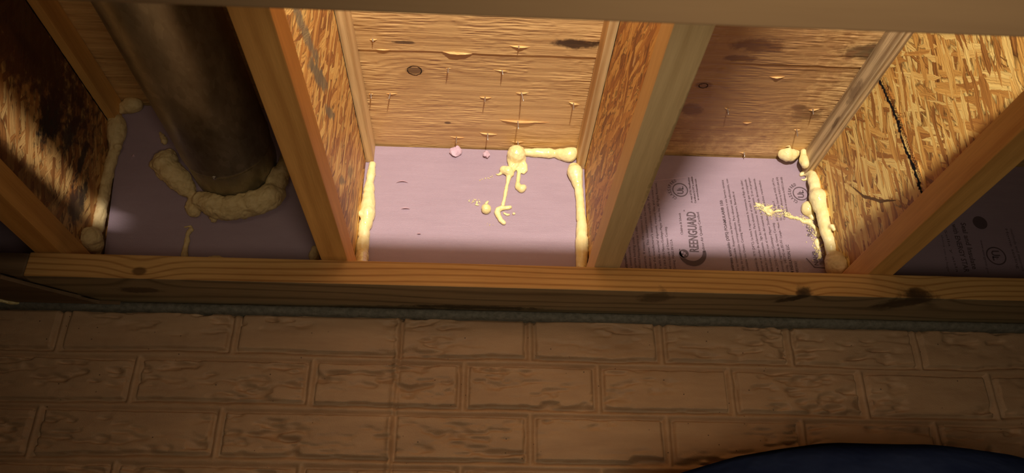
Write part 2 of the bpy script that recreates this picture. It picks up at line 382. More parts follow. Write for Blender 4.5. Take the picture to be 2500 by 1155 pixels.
ply2 = bmobj('plywood_sheet', bm, m_ply, ceil)
# knot in the plywood
def ring_mesh(c, rx, ry, wd, z, seg=48, jitter=.0005):
    bm = bmesh.new(); a = []; b = []
    for i in range(seg):
        t = 2*math.pi*i/seg; j = mnoise.noise(Vector((math.cos(t)*3, math.sin(t)*3, 5)))*jitter*2
        wv = wd*(1+.7*mnoise.noise(Vector((math.cos(t)*2, math.sin(t)*2, 9))))
        a.append(bm.verts.new((c[0]+(rx+j)*math.cos(t), c[1]+(ry+j)*math.sin(t), z)))
        b.append(bm.verts.new((c[0]+(rx+j-wv)*math.cos(t), c[1]+(ry+j-wv)*math.sin(t), z)))
    for i in range(seg):
        k = (i+1) % seg; bm.faces.new((a[i], a[k], b[k], b[i]))
    return bm
k = at(1012, 172, 2, H); bmobj('knot_ring', ring_mesh(k, .0115, .0118, .0013, H-.0004), m_black, ceil)
k = at(1717, 209, 2, H); bmobj('knot_ring', ring_mesh(k, .0075, .0065, .0012, H-.0004), m_black, ceil)
# ------------------------------------------------------------------ rim board, sill, gasket
bm = bmesh.new(); box(bm, -2, 2, .051, .09, 0, H-.0005)
tag(bmobj('rim_joist', bm, m_rim), 'timber rim joist behind the pink boards', 'rim joist')
xs = at(66, 640, 1, SY).x
bm = bmesh.new(); box(bm, xs, 2.0, SY, .09, SZ, -.0003, .0022)
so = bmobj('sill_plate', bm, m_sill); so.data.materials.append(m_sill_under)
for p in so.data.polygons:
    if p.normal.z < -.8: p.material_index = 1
tag(so, 'long orange brown timber sill plate lying on the wall under the joists', 'sill plate')
bm = bmesh.new(); box(bm, -2.0, xs-.0015, SY+.003, .09, SZ+.001, -.0003, .003)
tag(bmobj('sill_plate', bm, m_sill_old), 'short darker greyish piece of sill plate at the far left end', 'sill plate')
bm = bmesh.new()
zg = at(1250, 781, 1, WY).z
nx = 400
prof = [(WY+.010, SZ-.0003), (WY-.006, SZ-.0006), (WY-.0085, SZ-.004), (WY-.0075, -.0485), (WY-.001, -.0515), (WY+.010, -.0515)]
rows = []
for i in range(nx+1):
    x = -2+4*i/nx
    j = mnoise.noise(Vector((x*25, 0, 2)))*.0018+mnoise.noise(Vector((x*90, 0, 2)))*.0006
    rows.append([bm.verts.new((x, y + (j if 0 < q < 5 else 0), z + (j*.5 if q > 1 else 0))) for q, (y, z) in enumerate(prof)])
for a, b in zip(rows, rows[1:]):
    for q in range(len(prof)-1): bm.faces.new((a[q], b[q], b[q+1], a[q+1]))
tag(bmobj('sill_gasket', bm, m_gask, None, True), 'dark grey strip of sill gasket squeezed between wall top and sill plate', 'gasket')
# wedge shim with black gap at far left under the sill
a = at(0, 668, 2, SZ-.001); b = at(245, 733, 2, SZ-.001); c = at(0, 742, 2, SZ-.001); c2 = at(170, 750, 2, SZ-.001)
bm = bmesh.new()
def prism(bm, poly, z0, z1):
    lo = [bm.verts.new((p[0], p[1], z0)) for p in poly]; hi = [bm.verts.new((p[0], p[1], z1)) for p in poly]
    bm.faces.new(lo); bm.faces.new(hi[::-1])
    for i in range(len(poly)):
        k = (i+1) % len(poly); bm.faces.new((lo[i], hi[i], hi[k], lo[k]))
prism(bm, [(a.x-.3, a.y-.012), (a.x, a.y+.004), (b.x, b.y), (b.x+.03, WY-.010), (a.x-.3, WY-.010)], SZ-.007, SZ-.0015)
tag(bmobj('wood_shim', bm, m_sill_old), 'thin grey wooden shim wedged under the left end of the sill plate', 'shim')
bm = bmesh.new()
for q, (u0, v0, u1, v1, th) in enumerate([(0, 667, 42, 678, .007), (55, 684, 190, 718, .006), (198, 723, 245, 733, .004)]):
    p0 = at(u0, v0, 2, SZ-.0075); p1 = at(u1, v1, 2, SZ-.0075)
    n_ = 14
    up = []; dn = []
    for i in range(n_+1):
        t = i/n_; p = p0.lerp(p1, t); e = th*(.55+.45*math.sin(math.pi*t)) + mnoise.noise(p*90)*.0018
        up.append(bm.verts.new((p.x, p.y-e/2, SZ-.0077))); dn.append(bm.verts.new((p.x, p.y+e/2, SZ-.0077)))
    for i in range(n_): bm.faces.new((up[i], up[i+1], dn[i+1], dn[i]))
tag(bmobj('gap_strip', bm, m_black), 'flat black strip standing for the open gap along the edge of the grey shim, bottom left of the sill', 'gap')  # flat black strips stand for the dark gap beside the shim
# ------------------------------------------------------------------ joists
def joist(i, m_web, m_bot, m_top, label):
    x = XJ[i]
    r = empty('i_joist', (x, SY, 0)); tag(r, label, 'joist', 'timber joists resting on the sill')
    bm = bmesh.new(); box(bm, x-W/2, x+W/2, YB, 0, 0, T, .0012)
    bo = bmobj('bottom_flange', bm, m_bot, r)
    bm = bmesh.new(); box(bm, x-W/2, x+W/2, YB, 0, H-T-.0018, H-.0018, .0015)
    bmobj('top_flange', bm, m_top, r)
    bm = bmesh.new(); box(bm, x-.005, x+.005, YB, 0, T-.001, H-T)
    wb = bmobj('web', bm, m_web, r)
    return r, wb
j0, w0 = joist(0, m_osb_f, m_lumber, m_lumber, 'leftmost joist, its strand board web blotched with black stains')
j1, w1 = joist(1, m_osb_l, m_lumber, m_flange_top, 'joist between the metal duct and the bright pink bay, grey streaks on its web')
j2, w2 = joist(2, m_osb_m, m_lumber_tan, m_flange_top, 'middle joist, left of the printed pink board, wide pale tan underside')
j3, w3 = joist(3, m_osb_r, m_lumber, m_flange_grey, 'rightmost joist, broad golden strand board web crossed by a ragged dark joint')
# dark gaps where the webs enter the top flanges
def crack_strip(pts, wid, xw, name, parent, jag=.002, freq=160, mat=None, taper=False):
    bm = bmesh.new(); A = []; B = []
    n = 90
    P = []
    for i in range(n+1):
        t = i/n*(len(pts)-1); k = min(int(t), len(pts)-2); f = t-k
        P.append(Vector(pts[k]).lerp(Vector(pts[k+1]), f))
    for i, p in enumerate(P):
        tg = (P[min(i+1, n)]-P[max(i-1, 0)]).normalized(); nn_ = Vector((0, -tg.z, tg.y))
        tp = math.sin(math.pi*(.02+.96*i/n))**.8 if taper else 1
        a = (wid*.5 + abs(mnoise.noise(p*freq))*jag*2)*tp; b = (wid*.5 + abs(mnoise.noise(p*freq+Vector((7, 0, 0))))*jag*2)*tp
        qa = p+nn_*a; qb = p-nn_*b
        A.append(bm.verts.new((xw, qa.y, qa.z))); B.append(bm.verts.new((xw, qb.y, qb.z)))
    for i in range(n): bm.faces.new((A[i], A[i+1], B[i+1], B[i]))
    return bmobj(name, bm, mat or m_black, parent)
for jj, xw, zt_ in ((j0, XJ[0]+.0054, H-T-.003), (j1, XJ[1]+.0054, H-T-.0025), (j2, XJ[2]-.0054, H-T-.0025)):
    crack_strip([(xw, -1.0, zt_), (xw, -.3, zt_), (xw, -.01, zt_)], .0012, xw, 'web_gap', jj, .0012, 120)
xw = XJ[3]-.0054
crack_strip([at(2140, 180, 0, xw), at(2165, 235, 0, xw), at(2190, 290, 0, xw), at(2205, 350, 0, xw), at(2232, 410, 0, xw), at(2250, 470, 0, xw), at(2262, 500, 0, xw)], .0008, xw, 'web_joint', j3, .0042, 330)
crack_strip([at(2080, 455, 0, xw), at(2110, 480, 0, xw), at(2150, 490, 0, xw), at(2188, 489, 0, xw)], .003, xw, 'dark_strand', j3, .0012, 60, m_strand, True)
# saw toothed edge of the web joint
bm = bmesh.new()
seg = [at(2152, 190, 0, xw), at(2178, 240, 0, xw), at(2200, 290, 0, xw), at(2218, 350, 0, xw), at(2244, 410, 0, xw), at(2262, 470, 0, xw)]
tooth = 0
for k in range(len(seg)-1):
    for q in range(9):
        p = seg[k].lerp(seg[k+1], q/9); p2 = seg[k].lerp(seg[k+1], (q+1)/9)
        tg = (p2-p).normalized(); nn_ = Vector((0, -tg.z, tg.y)); sgn = 1
        if nn_.y > 0: nn_ = -nn_
        tip = (p+p2)/2 - nn_*0 + nn_*(-.001) + Vector((0, .003*random.uniform(.5, 1.2), 0))
        vs_ = [bm.verts.new((xw-.0006, *c)) for c in ((p.y, p.z), (p2.y, p2.z), (tip.y, tip.z))]
        vb = bm.verts.new((xw-.0022, (p.y+p2.y)/2-.003, (p.z+p2.z)/2))
        bm.faces.new(vs_); bm.faces.new((vs_[0], vb, vs_[1]))
bmobj('saw_toothed_edge', bm, m_osb_r, j3)
# ------------------------------------------------------------------ girder under the joists
yb = -0.925
bm = bmesh.new(); box(bm, -2.0, 2.0, yb-.038, yb, -.232, -.0003, .002)
gird = tag(bmobj('girder_board', bm, m_beam), 'wide plain tan board crossing under the joists along the top of the view', 'board')
# ------------------------------------------------------------------ pink foam boards
def scrape(bm, y, c, rx, rz):  # shallow lifted flake in the skin
    pass
LA, LB = -.018, -.27
PX, PZ, PR = -.596, .212, .0699
boards = []
bl = ['pink foam board at the far left end behind the leftmost joist', 'unlit pink foam board with the metal duct through it',
      'brightly lit plain pink foam board in the middle bay', 'pink foam board covered in dark printed writing', 'shadowed pink foam board with faint writing at far right']
edges = [-1.25, XJ[0], XJ[1], XJ[2], XJ[3], 1.25]
for i in range(5):
    r = empty('foam_board', ((edges[i]+edges[i+1])/2, .025, 0)); tag(r, bl[i], 'foam board', 'pink foam boards filling the bays')
    bm = bmesh.new(); box(bm, edges[i]+.0006, edges[i+1]-.0006, .0006, .0505, .0004, H-.0042, .0008)
    if i == 1:      # this one leans into the room and has a round hole for the duct
        bmesh.ops.delete(bm, geom=bm.faces[:], context='FACES'); bm.clear()
        x0, x1, z0, z1 = edges[1]+.0195, edges[2]-.0195, .0004, H-.0042; NS = 96; F = []
        for yy in (0, .05):
            inner = [bm.verts.new((PX+(PR-.002)*math.cos(2*math.pi*k/NS), yy, PZ+(PR-.002)*math.sin(2*math.pi*k/NS))) for k in range(NS)]
            outer = []
            for k in range(NS):
                c_, s_ = math.cos(2*math.pi*k/NS), math.sin(2*math.pi*k/NS); q = []
                if c_ > 1e-6: q.append((x1-PX)/c_)
                if c_ < -1e-6: q.append((x0-PX)/c_)
                if s_ > 1e-6: q.append((z1-PZ)/s_)
                if s_ < -1e-6: q.append((z0-PZ)/s_)
                q = min(q); outer.append(bm.verts.new((PX+q*c_, yy, PZ+q*s_)))
            F.append((inner, outer))
        (i0, o0), (i1, o1) = F
        for k in range(NS):
            m_ = (k+1) % NS
            bm.faces.new((i0[k], i0[m_], o0[m_], o0[k])); bm.faces.new((i1[k], o1[k], o1[m_], i1[m_]))
            bm.faces.new((i0[k], i1[k], i1[m_], i0[m_])); bm.faces.new((o0[k], o0[m_], o1[m_], o1[k]))
        for co_ in ((x0, z0), (x1, z0), (x0, z1), (x1, z1)):      # the square corners the fan cuts off
            def near(L): return sorted(L, key=lambda v: (v.co.x-co_[0])**2+(v.co.z-co_[1])**2)
            a_ = [v for v in near(o0)[:8] if abs(v.co.x-co_[0]) < 1e-5][0]; b_ = [v for v in near(o0)[:8] if abs(v.co.z-co_[1]) < 1e-5][0]
            bm.faces.new((a_, b_, bm.verts.new((co_[0], 0, co_[1]))))
        for v in bm.verts: v.co.y += LA + LB*v.co.z
        bmesh.ops.recalc_face_normals(bm, faces=bm.faces)
    bmobj('panel', bm, m_pink, r); boards.append(r)
def curl(u, v, w_px, h_px, parent, flip=1, name='lifted_flake'):
    bm = bmesh.new(); n = 12; A = []; B = []
    for i in range(n+1):
        t = i/n; uu = u - w_px/2 + w_px*t; vv = v - h_px*math.sin(math.pi*t)
        a = at(uu, vv, 1, -.0004); b = at(uu, vv+2.2*math.sin(math.pi*t)+.4, 1, -.0004-.0035*math.sin(math.pi*t))
        A.append(bm.verts.new(a)); B.append(bm.verts.new(b))
    for i in range(n): bm.faces.new((A[i], A[i+1], B[i+1], B[i]))
    bmobj(name, bm, m_pinkt, parent)
curl(982, 446, 30, 6, boards[2]); curl(990, 510, 22, 4, boards[2]); curl(1023, 571, 10, 3, boards[2])
# torn scraps at the top edge
for (u, v, sz, lb) in [(1113, 369, 14, 'loose pink foam scrap at the board top under two nails, the wider one'), (1187, 377, 9, 'small pointed pink foam scrap at the board top right of the wide scrap'),
                       (327, 381, 4, 'tiny pale crumb stuck to the unlit pink board beside the duct')]:
    bm = bmesh.new()
    c = at(u, v, 1, -.006 if u > 700 else -.075)
    bmesh.ops.create_icosphere(bm, subdivisions=2, radius=1)
    s = sz/1350*.95
    for q in bm.verts: q.co = Vector((q.co.x*s, q.co.y*.0045, q.co.z*s*1.0))
    wobble(bm, s*.55, 1.2/s, u)
    for q in bm.verts: q.co += c
    tag(bmobj('foam_scrap', bm, m_pinkt), lb, 'foam scrap')
# ------------------------------------------------------------------ printed lettering
def text_bm(target, s, p0, p1, height, bold=False, y=-.0004, mirror=1):
    """write s along p0->p1 on the pink plane; height = letter height in metres"""
    cu = bpy.data.curves.new('t', 'FONT'); cu.body = s; cu.size = 1; cu.resolution_u = 2
    if bold: cu.offset = .018
    o = bpy.data.objects.new('t', cu)
    me = bpy.data.meshes.new_from_object(o)
    co = [v.co.copy() for v in me.vertices]
    if not co: return
    x0 = min(c.x for c in co); x1 = max(c.x for c in co)
    d = (p1-p0); L = d.length; d.normalize()
    up = Vector((-d.z, 0, d.x))      # left hand normal seen from the room
    kx = L/(x1-x0); ky = height/.70
    vs_ = [target.verts.new((p0 + d*((c.x-x0)*kx) + up*(c.y*ky)).to_tuple()) for c in co]
    for v in vs_: v.co.y = y
    for p in me.polygons:
        try: target.faces.new([vs_[k] for k in p.vertices])
        except ValueError: pass
    bpy.data.objects.remove(o); bpy.data.meshes.remove(me); bpy.data.curves.remove(cu)
Z6 = lambda x, y: at(1500+x/3.61, 380+y/3.61, 1, 0)
Z8 = lambda x, y: at(1850+x/3.3, 350+y/3.3, 1, 0)
PXM = 1/(3.61*1330)
def lines(bm, L, zf=Z6):
    for s, x0, y0, x1, y1, h, *b in L:
        text_bm(bm, s, zf(x0, y0), zf(x1, y1), h*PXM, bool(b))
def arcstrip(bm, c, r, wd, a0, a1, seg=40, y=-.0004, sx=1):
    A = []; B = []
    for i in range(seg+1):
        t = math.radians(a0+(a1-a0)*i/seg)
        wv = wd(i/seg) if callable(wd) else wd
        A.append(bm.verts.new((c.x+sx*r*math.cos(t), y, c.z+r*math.sin(t)))); B.append(bm.verts.new((c.x+sx*(r-wv)*math.cos(t), y, c.z+(r-wv)*math.sin(t))))
    for i in range(seg): bm.faces.new((A[i], A[i+1], B[i+1], B[i]))
def disc(bm, c, r, y=-.0004, seg=28):
    bm.faces.new([bm.verts.new((c.x+r*math.cos(2*math.pi*i/seg), y, c.z+r*math.sin(2*math.pi*i/seg))) for i in range(seg)])
def stroke(bm, a, b, wd, y=-.0004):
    d = (b-a); d.normalize(); n = Vector((-d.z, 0, d.x))*wd/2
    q = [bm.verts.new((p+k)) for p, k in ((a, n), (b, n), (b, -n), (a, -n))]
    for v in q: v.co.y = y
    bm.faces.new(q)
bm = bmesh.new()
lines(bm, [
 ('xtruded Polystyrene'[:9], 120,1000, 97,830, 22, 1), ('is combustible. A p', 158,1000, 135,740, 20), ('opriate building code. For i', 197,1000, 168,640, 20),
 ('World Headquarters at 1-800-GET', 236,1000, 197,560, 20), ('perature. R means the resistance to hea', 288,1000, 236,480, 20),
 ('sulation power. This insulation must be installe', 330,1000, 268,410, 20), ("llow the manufacturer's instructions carefully. If a m", 372,1004, 303,330, 20),
 ('d with the material shipment, request this and review it ca', 418,1004, 334,240, 20), ('\u00a9 1964-2010 Metro-Goldwyn-Mayer Studios Inc. All Rights Reserved.', 462,1006, 373,240, 20),
 ('red trademark of Owens Corning.', 505,1008, 460,625, 20), ('Corning. MADE IN U.S.A.', 545,1010, 508,735, 20)])
bmobj('printed_lettering', bm, m_ink, boards[3])
bm = bmesh.new()
lines(bm, [
 ('estireno extruido (XPS) FOAMULAR\u00ae 150', 1058,1020, 952,395, 24, 1), ('cto es combustible. Requiere una barrera protectora o una barrera t\u00e9rmica', 1103,1025, 960,215, 20),
 ('\u00f3digo de construcci\u00f3n correspondiente. Para obtener m\u00e1s informaci\u00f3n, con-', 1146,1028, 998,200, 20), ('n contacto con Owens Corning World Headquarters, llamando al', 1190,1030, 1054,320, 20),
 ('espanido de 75\u00baF (24\u00baC). La letra R representa la resistencia al flujo de calor;', 1276,1030, 1126,215, 20), ('mayor es el poder de aislamiento. Para obtener el valor R que corresponde', 1320,1032, 1162,210, 20),
 ('nstalado correctamente. Siga las instrucciones del fabricante. Si no se propor-', 1362,1033, 1192,190, 20), ('l fabricante junto con el env\u00edo del material, p\u00eddala y l\u00e9ala detenidamente.', 1404,1035, 1238,200, 20),
 ('964-2010 Metro-Goldwyn-Mayer Studios Inc. Derechos reservados.', 1456,1035, 1285,215, 20), ('comercial registrada de Owens Corning.', 1500,1035, 1408,590, 20),
 ('orning.  HECHO en EE.UU.', 1540,1035, 1474,740, 20), ('Cumple / Meets  ASTM C578 Type X', 1478,728, 1408,400, 18),
 ('Q-dor Quality Standards HUD UM 71a', 1478,570, 1402,200, 17), ('Compliance verification by RADCO (AA-650)', 1506,565, 1440,190, 17),
 ('Certificaci\u00f3n de cumplimiento de RADCO (AA-650)', 1534,530, 1478,190, 17), ('M INSULATION, LLC', 1583,1038, 1534,785, 24, 1), ('ARKWAY', 1625,1036, 1607,930, 22)])
bmobj('printed_lettering', bm, m_ink, boards[3])
def ulmark(bm, c, r, flip=1):
    arcstrip(bm, c, r, r*.13, 0, 360, 56)
    a = c + Vector((.34*r, 0, -.62*r)*1 if False else (.30*r, 0, -.58*r)); 
    # U and L standing on a baseline that runs up the board
    def up_(x, y): return Vector((c.x - y*r*flip, 0, c.z + x*r*flip))
    wd = .13*r
    stroke(bm, up_(-.52, .42), up_(-.52, -.12), wd); stroke(bm, up_(-.06, .42), up_(-.06, -.12), wd)
    cc = up_(-.29, -.12)
    arcstrip(bm, cc, .295*r, wd, -90 if flip > 0 else 90, 90 if flip > 0 else 270, 20)
    stroke(bm, up_(.14, .22), up_(.14, -.42), wd); stroke(bm, up_(.08, -.36), up_(.52, -.36), wd)
    disc(bm, up_(.32, .0), .05*r)
def arctext(bm, s, c, r, a0, a1, h):
    for i, ch in enumerate(s):
        t = math.radians(a0+(a1-a0)*i/(len(s)-1))
        p = Vector((c.x+r*math.cos(t), 0, c.z+r*math.sin(t)))
        tg = Vector((math.sin(t), 0, -math.cos(t)))
        wl = h*(.25 if ch == 'I' else .62)
        text_bm(bm, ch, p-tg*wl/2, p+tg*wl/2, h, True)
for (cx, cy) in ((580, 302), (1640, 335)):
    bm = bmesh.new(); c = Z6(cx, cy); r = 68/3.61/1345
    ulmark(bm, c, r); arctext(bm, 'CLASSIFIED', c, r*1.22, 240, 112, .0056)
    bmobj('certification_mark', bm, m_ink, boards[3])
bm = bmesh.new()
lines(bm, [('A copy of UL Classification', 690,415, 660,192, 15, 1), ('Certificate U-197 is available', 722,418, 688,185, 15, 1), ('at www.foamular.com', 746,392, 720,205, 15, 1),
 ('Children & Schools', 606,695, 583,505, 20), ('REENGUARD', 744,850, 712,497, 76, 1), ('\u00ae', 622,492, 620,478, 12), ('Indoor Air Quality Certified', 800,850, 744,500, 22)])
c = Z6(690, 862); R_ = 108/3.61/1345
arcstrip(bm, c, R_*1.06, lambda t: R_*(.06+.36*math.sin(math.pi*min(1, t*.85))), 160, 375, 40)
g = Z6(612, 865); disc(bm, g, 40/3.61/1345)
bmobj('printed_logo', bm, m_ink, boards[3])
bm = bmesh.new()      # pale continents on the globe of the logo
for dx, dz, r_ in ((-.3, .3, .28), (.1, .05, .3), (-.15, -.45, .22), (.5, -.3, .15)):
    q = Vector((g.x+dx*.0083, 0, g.z+dz*.0083)); disc(bm, q, r_*.0083, -.0006, 9)
arcstrip(bm, g, 43/3.61/1345, .0007, 0, 360, 40, -.0006)
bmobj('globe_pattern', bm, m_pink, boards[3])
bm = bmesh.new()
lines(bm, [('RAD', 1740,712, 1722,605, 36, 1), ('CO', 1768,700, 1758,640, 28, 1)])
bmobj('printed_lettering', bm, m_ink, boards[3])
bm = bmesh.new()
lines(bm, [('NAHB', 1800,968, 1778,843, 36, 1), ('RESEARCH', 1828,960, 1812,850, 18, 1), ('CENTER', 1850,958, 1838,880, 16, 1)])
stroke(bm, Z6(1690, 903), Z6(1763, 984), .0012); stroke(bm, Z6(1760, 984), Z6(1872, 992), .0014); stroke(bm, Z6(1797, 828), Z6(1806, 902), .0008)
bmobj('printed_lettering', bm, m_ink, boards[3])
bm = bmesh.new()
lines(bm, [('Seal and Insulate', 1632,640, 1730,1015, 44, 1), ('with ENERGY STAR', 1560,650, 1665,1040, 44, 1), ('Sella y aisla', 1500,700, 1600,1040, 22),
           ('ahorre con su hogar', 1475,740, 1530,1040, 20), ('www.energystar.gov', 1790,780, 1850,1050, 20), ('Home sealing', 1990,690, 2090,1010, 24), ('methods and materials', 2030,690, 2130,1030, 24)], Z8)
arcstrip(bm, Z8(1790, 640), .013, .013, 0, 360, 20)
ulmark(bm, Z8(1920, 908), .0175, -1)
bmobj('printed_lettering', bm, m_ink, boards[4])
# sheet edge line on the printed board
bm = bmesh.new(); stroke(bm, Z6(345, 222), Z6(700, 185), .0006); bmobj('skin_seam', bm, m_pinkt, boards[3])
# ------------------------------------------------------------------ expanding foam: blobs merged by remeshing
def seat(u, v, off, extra=0.0):
    """where the line of sight first comes within off of the board, a web, a flange or the subfloor"""
    d = RM @ Vector(((u - 1250) / FPX, -(v - 577.5) / FPX, -1.0))
    if u < 780: ts = [(LA + LB*CP.z - (off+extra) - CP.y)/(d.y - LB*d.z), (H-off - CP.z)/d.z]
    else: ts = [(-(off+extra) - CP.y)/d.y, (H-off - CP.z)/d.z]
    for x in XJ:
        for hw, lo, hi in ((.005, T, H-T), (.019, H-T, H), (.019, 0, T)):
            sg = -1 if CP.x < x else 1
            t = (x+sg*(hw+off) - CP.x)/d.x; q = CP + d*t
            if t > 0 and q.y > -.2 and lo <= q.z <= hi: ts.append(t)
    return CP + d*min(ts)
def sculpt(me, seed, k=1.0):
    vs = me.vertices
    nr = [v.normal.copy() for v in vs]
    for v, n in zip(vs, nr):
        p = v.co
        a = mnoise.noise(p*75+Vector((seed, 1, 0)))*.0013 + mnoise.noise(p*210+Vector((0, seed, 4)))*.0005
        c = abs(mnoise.noise(p*95+Vector((3, 0, seed))))          # creases
        v.co = p + n*(a - max(0, .10-c)*.010)*k
def foam(name, chains, label, mat=m_foam, voxel=.0016, lift=.55, rough=.10, cat='spray foam', group=None, plane=1, val=0.0, seed=0, step=.35, smooth=4, zmax=None):
    """chains: lists of (u, v, radius in photo pixels[, extra distance from the plane in m])"""
    bm = bmesh.new(); rr = random.Random(seed)
    for ch in chains:
        pts = []
        for q in ch:
            p = at(q[0], q[1], plane, val); s = (at(q[0]+1, q[1], plane, val)-p).length
            r = q[2]*s; e = q[3] if len(q) > 3 else 0
            if plane == 1: p = seat(q[0], q[1], r*lift, e)
            else: p = p + Vector((0, 0, -(r*lift+e)))
            pts.append((p, r))
        out = [pts[0]]
        for (p, r), (p2, r2) in zip(pts, pts[1:]):
            d = (p2-p).length; n = max(1, int(d/(max(min(r, r2), .0009)*step)))
            for i in range(1, n+1):
                t = i/n; ts = t*t*(3-2*t)
                out.append((p.lerp(p2, t), r+(r2-r)*ts))
        for p, r in out:
            r = r*(1+rough*mnoise.noise(p*120+Vector((seed, 0, 0)))*1.6)
            m = Matrix.Translation(p + mnoise.noise_vector(p*70+Vector((0, seed, 0)))*r*rough) @ Matrix.Scale(r, 4)
            bmesh.ops.create_icosphere(bm, subdivisions=2, radius=1, matrix=m)
    me = bpy.data.meshes.new('tmp'); bm.to_mesh(me); bm.free()
    o = bpy.data.objects.new('tmp', me); COL.objects.link(o)
    md = o.modifiers.new('r', 'REMESH'); md.mode = 'VOXEL'; md.voxel_size = voxel; md.use_smooth_shade = True
    sm = o.modifiers.new('s', 'SMOOTH'); sm.factor = .6; sm.iterations = smooth
    dg = bpy.context.evaluated_depsgraph_get(); dg.update()
    me2 = bpy.data.meshes.new_from_object(o.evaluated_get(dg))
    bpy.data.objects.remove(o); bpy.data.meshes.remove(me)
    me2.name = name
    sculpt(me2, seed, 1.0 if mat is not m_foam else .45)
    for v in me2.vertices:
        if plane == 1:
            yl = (LA+LB*v.co.z if v.co.x < -.42 else 0)+.0004
            if v.co.y > yl: v.co.y = yl
            for x in XJ:
                hw = .0048 if T < v.co.z < H-T else .0188
                if abs(v.co.x-x) < hw and v.co.z > 0: v.co.x = x + math.copysign(hw, v.co.x-x if abs(CP.x-x) > 9 else CP.x-x)
            if v.co.z < .0002 and v.co.y > SY: v.co.z = .0002
        if zmax is not None and v.co.z > zmax: v.co.z = zmax
    me2.materials.clear()
    ob = link_mesh(name, me2, mat, None, True)
    tag(ob, label, cat, group)
    return ob
G = 'beads of expanding foam'
TOPZ = H-.0045
# middle bay
foam('foam_bead', [[(909,402,9),(905,430,11),(902,447,11),(902,455,13),(900,490,17),(897,520,20),(896,540,17),(890,560,15),(888,585,15),(886,590,16),(884,620,17),(881,650,17),(879,668,16)],
     [(885,520,10,.006),(882,522,9,.01)], [(912,428,2.5),(920,427,1.5),(930,431,1)]], 'lumpy pale yellow foam bead down the left edge of the brightly lit pink board', seed=1)
foam('foam_bead', [[(1402,412,16),(1404,420,20),(1408,440,15),(1413,460,11),(1416,490,11),(1418,520,12),(1420,545,13),(1420,570,15),(1420,600,17),(1420,625,16),(1420,655,14),(1420,670,13)]],
     'smooth pale yellow foam bead down the right edge of the brightly lit pink board', seed=2, rough=.05)
foam('foam_bead', [[(1282,372,10),(1310,373,12),(1340,374,13),(1356,375,11),(1372,377,15),(1390,378,19),(1396,374,17)]],
     'short horizontal foam bead along the top right of the brightly lit pink board', seed=3, rough=.06, zmax=TOPZ)
foam('foam_drip', [[(1262,376,22,.004),(1256,378,18),(1251,390,13),(1249,402,8)], [(1270,386,15),(1274,396,8),(1282,404,7),(1282,415,6),(1278,421,5)],
     [(1262,388,12),(1262,402,6,.004),(1256,410,6),(1250,418,7)], [(1230,415,11),(1240,417,14),(1246,424,9)], [(1246,398,6),(1252,408,6),(1246,420,6)],
     [(1243,428,7),(1238,450,5),(1234,470,5),(1231,488,5),(1228,500,5)], [(1268,398,6),(1268,410,5),(1266,430,6),(1264,448,6),(1266,458,8),(1272,461,10),(1278,458,8)],
     [(1222,424,4),(1216,427,2.5),(1211,425,1.5)], [(1282,405,6),(1276,412,6)]],
     'tangled cluster of hanging foam drips below the nails at top of the lit board', cat='spray foam', seed=4, rough=.12, voxel=.0012, smooth=3, zmax=TOPZ)
foam('foam_drip', [[(1216,512,7),(1226,508,7),(1232,508,6)], [(1232,508,6),(1241,507,6),(1245,506,5)], [(1214,518,7),(1217,528,7),(1223,538,7),(1230,544,6)], [(1230,520,2.5),(1238,525,3),(1243,524,3)], [(1254,522,4),(1256,522,3)]],
     'crooked small foam squiggle below the hanging drips on lit board', seed=5, voxel=.0011, smooth=3)
foam('foam_blob', [[(1187,510,13)], [(1187,497,4),(1191,492,3)]], 'small round foam ball stuck on the lit pink board', seed=6, rough=.02, voxel=.0011)
def crumbs(name, cu, cv, su, sv, n, r0, r1, label, seed, mat=m_foam, path=None):
    bm = bmesh.new(); rr = random.Random(seed)
    for i in range(n):
        if path:
            t = rr.random()*(len(path)-1); k = int(t); f = t-k
            u = path[k][0]*(1-f)+path[k+1][0]*f + rr.gauss(0, path[k][2]); v = path[k][1]*(1-f)+path[k+1][1]*f+rr.gauss(0, path[k][2])
        else: u = cu+rr.gauss(0, su); v = cv+rr.gauss(0, sv)
        p = at(u, v, 1, -.0006); r = rr.uniform(r0, r1)/1340
        m = Matrix.Translation(p) @ Euler((rr.random()*6, rr.random()*6, rr.random()*6)).to_matrix().to_4x4() @ Matrix.Diagonal((r*rr.uniform(.6, 2.0), r*.8, r, 1))
        bmesh.ops.create_icosphere(bm, subdivisions=1, radius=1, matrix=m)
    wobble(bm, r0/1340*.8, 900, seed)
    o = bmobj(name, bm, mat, None, True); tag(o, label, 'foam crumbs', kind='stuff'); return o
crumbs('foam_crumbs', 1160, 492, 6, 6, 26, .7, 2.2, 'thin foam crumbs above the small round foam ball', 1)
crumbs('foam_crumbs', 0,0,0,0, 22, .4, 1.4, 'faint trail of foam crumbs left of the hanging drips', 2, path=[(1170,440,1.5),(1205,431,1.5)])
crumbs('foam_crumbs', 1193, 548, 5, 1.5, 8, .4, 1.0, 'tiny foam crumbs below left of the crooked squiggle', 8)
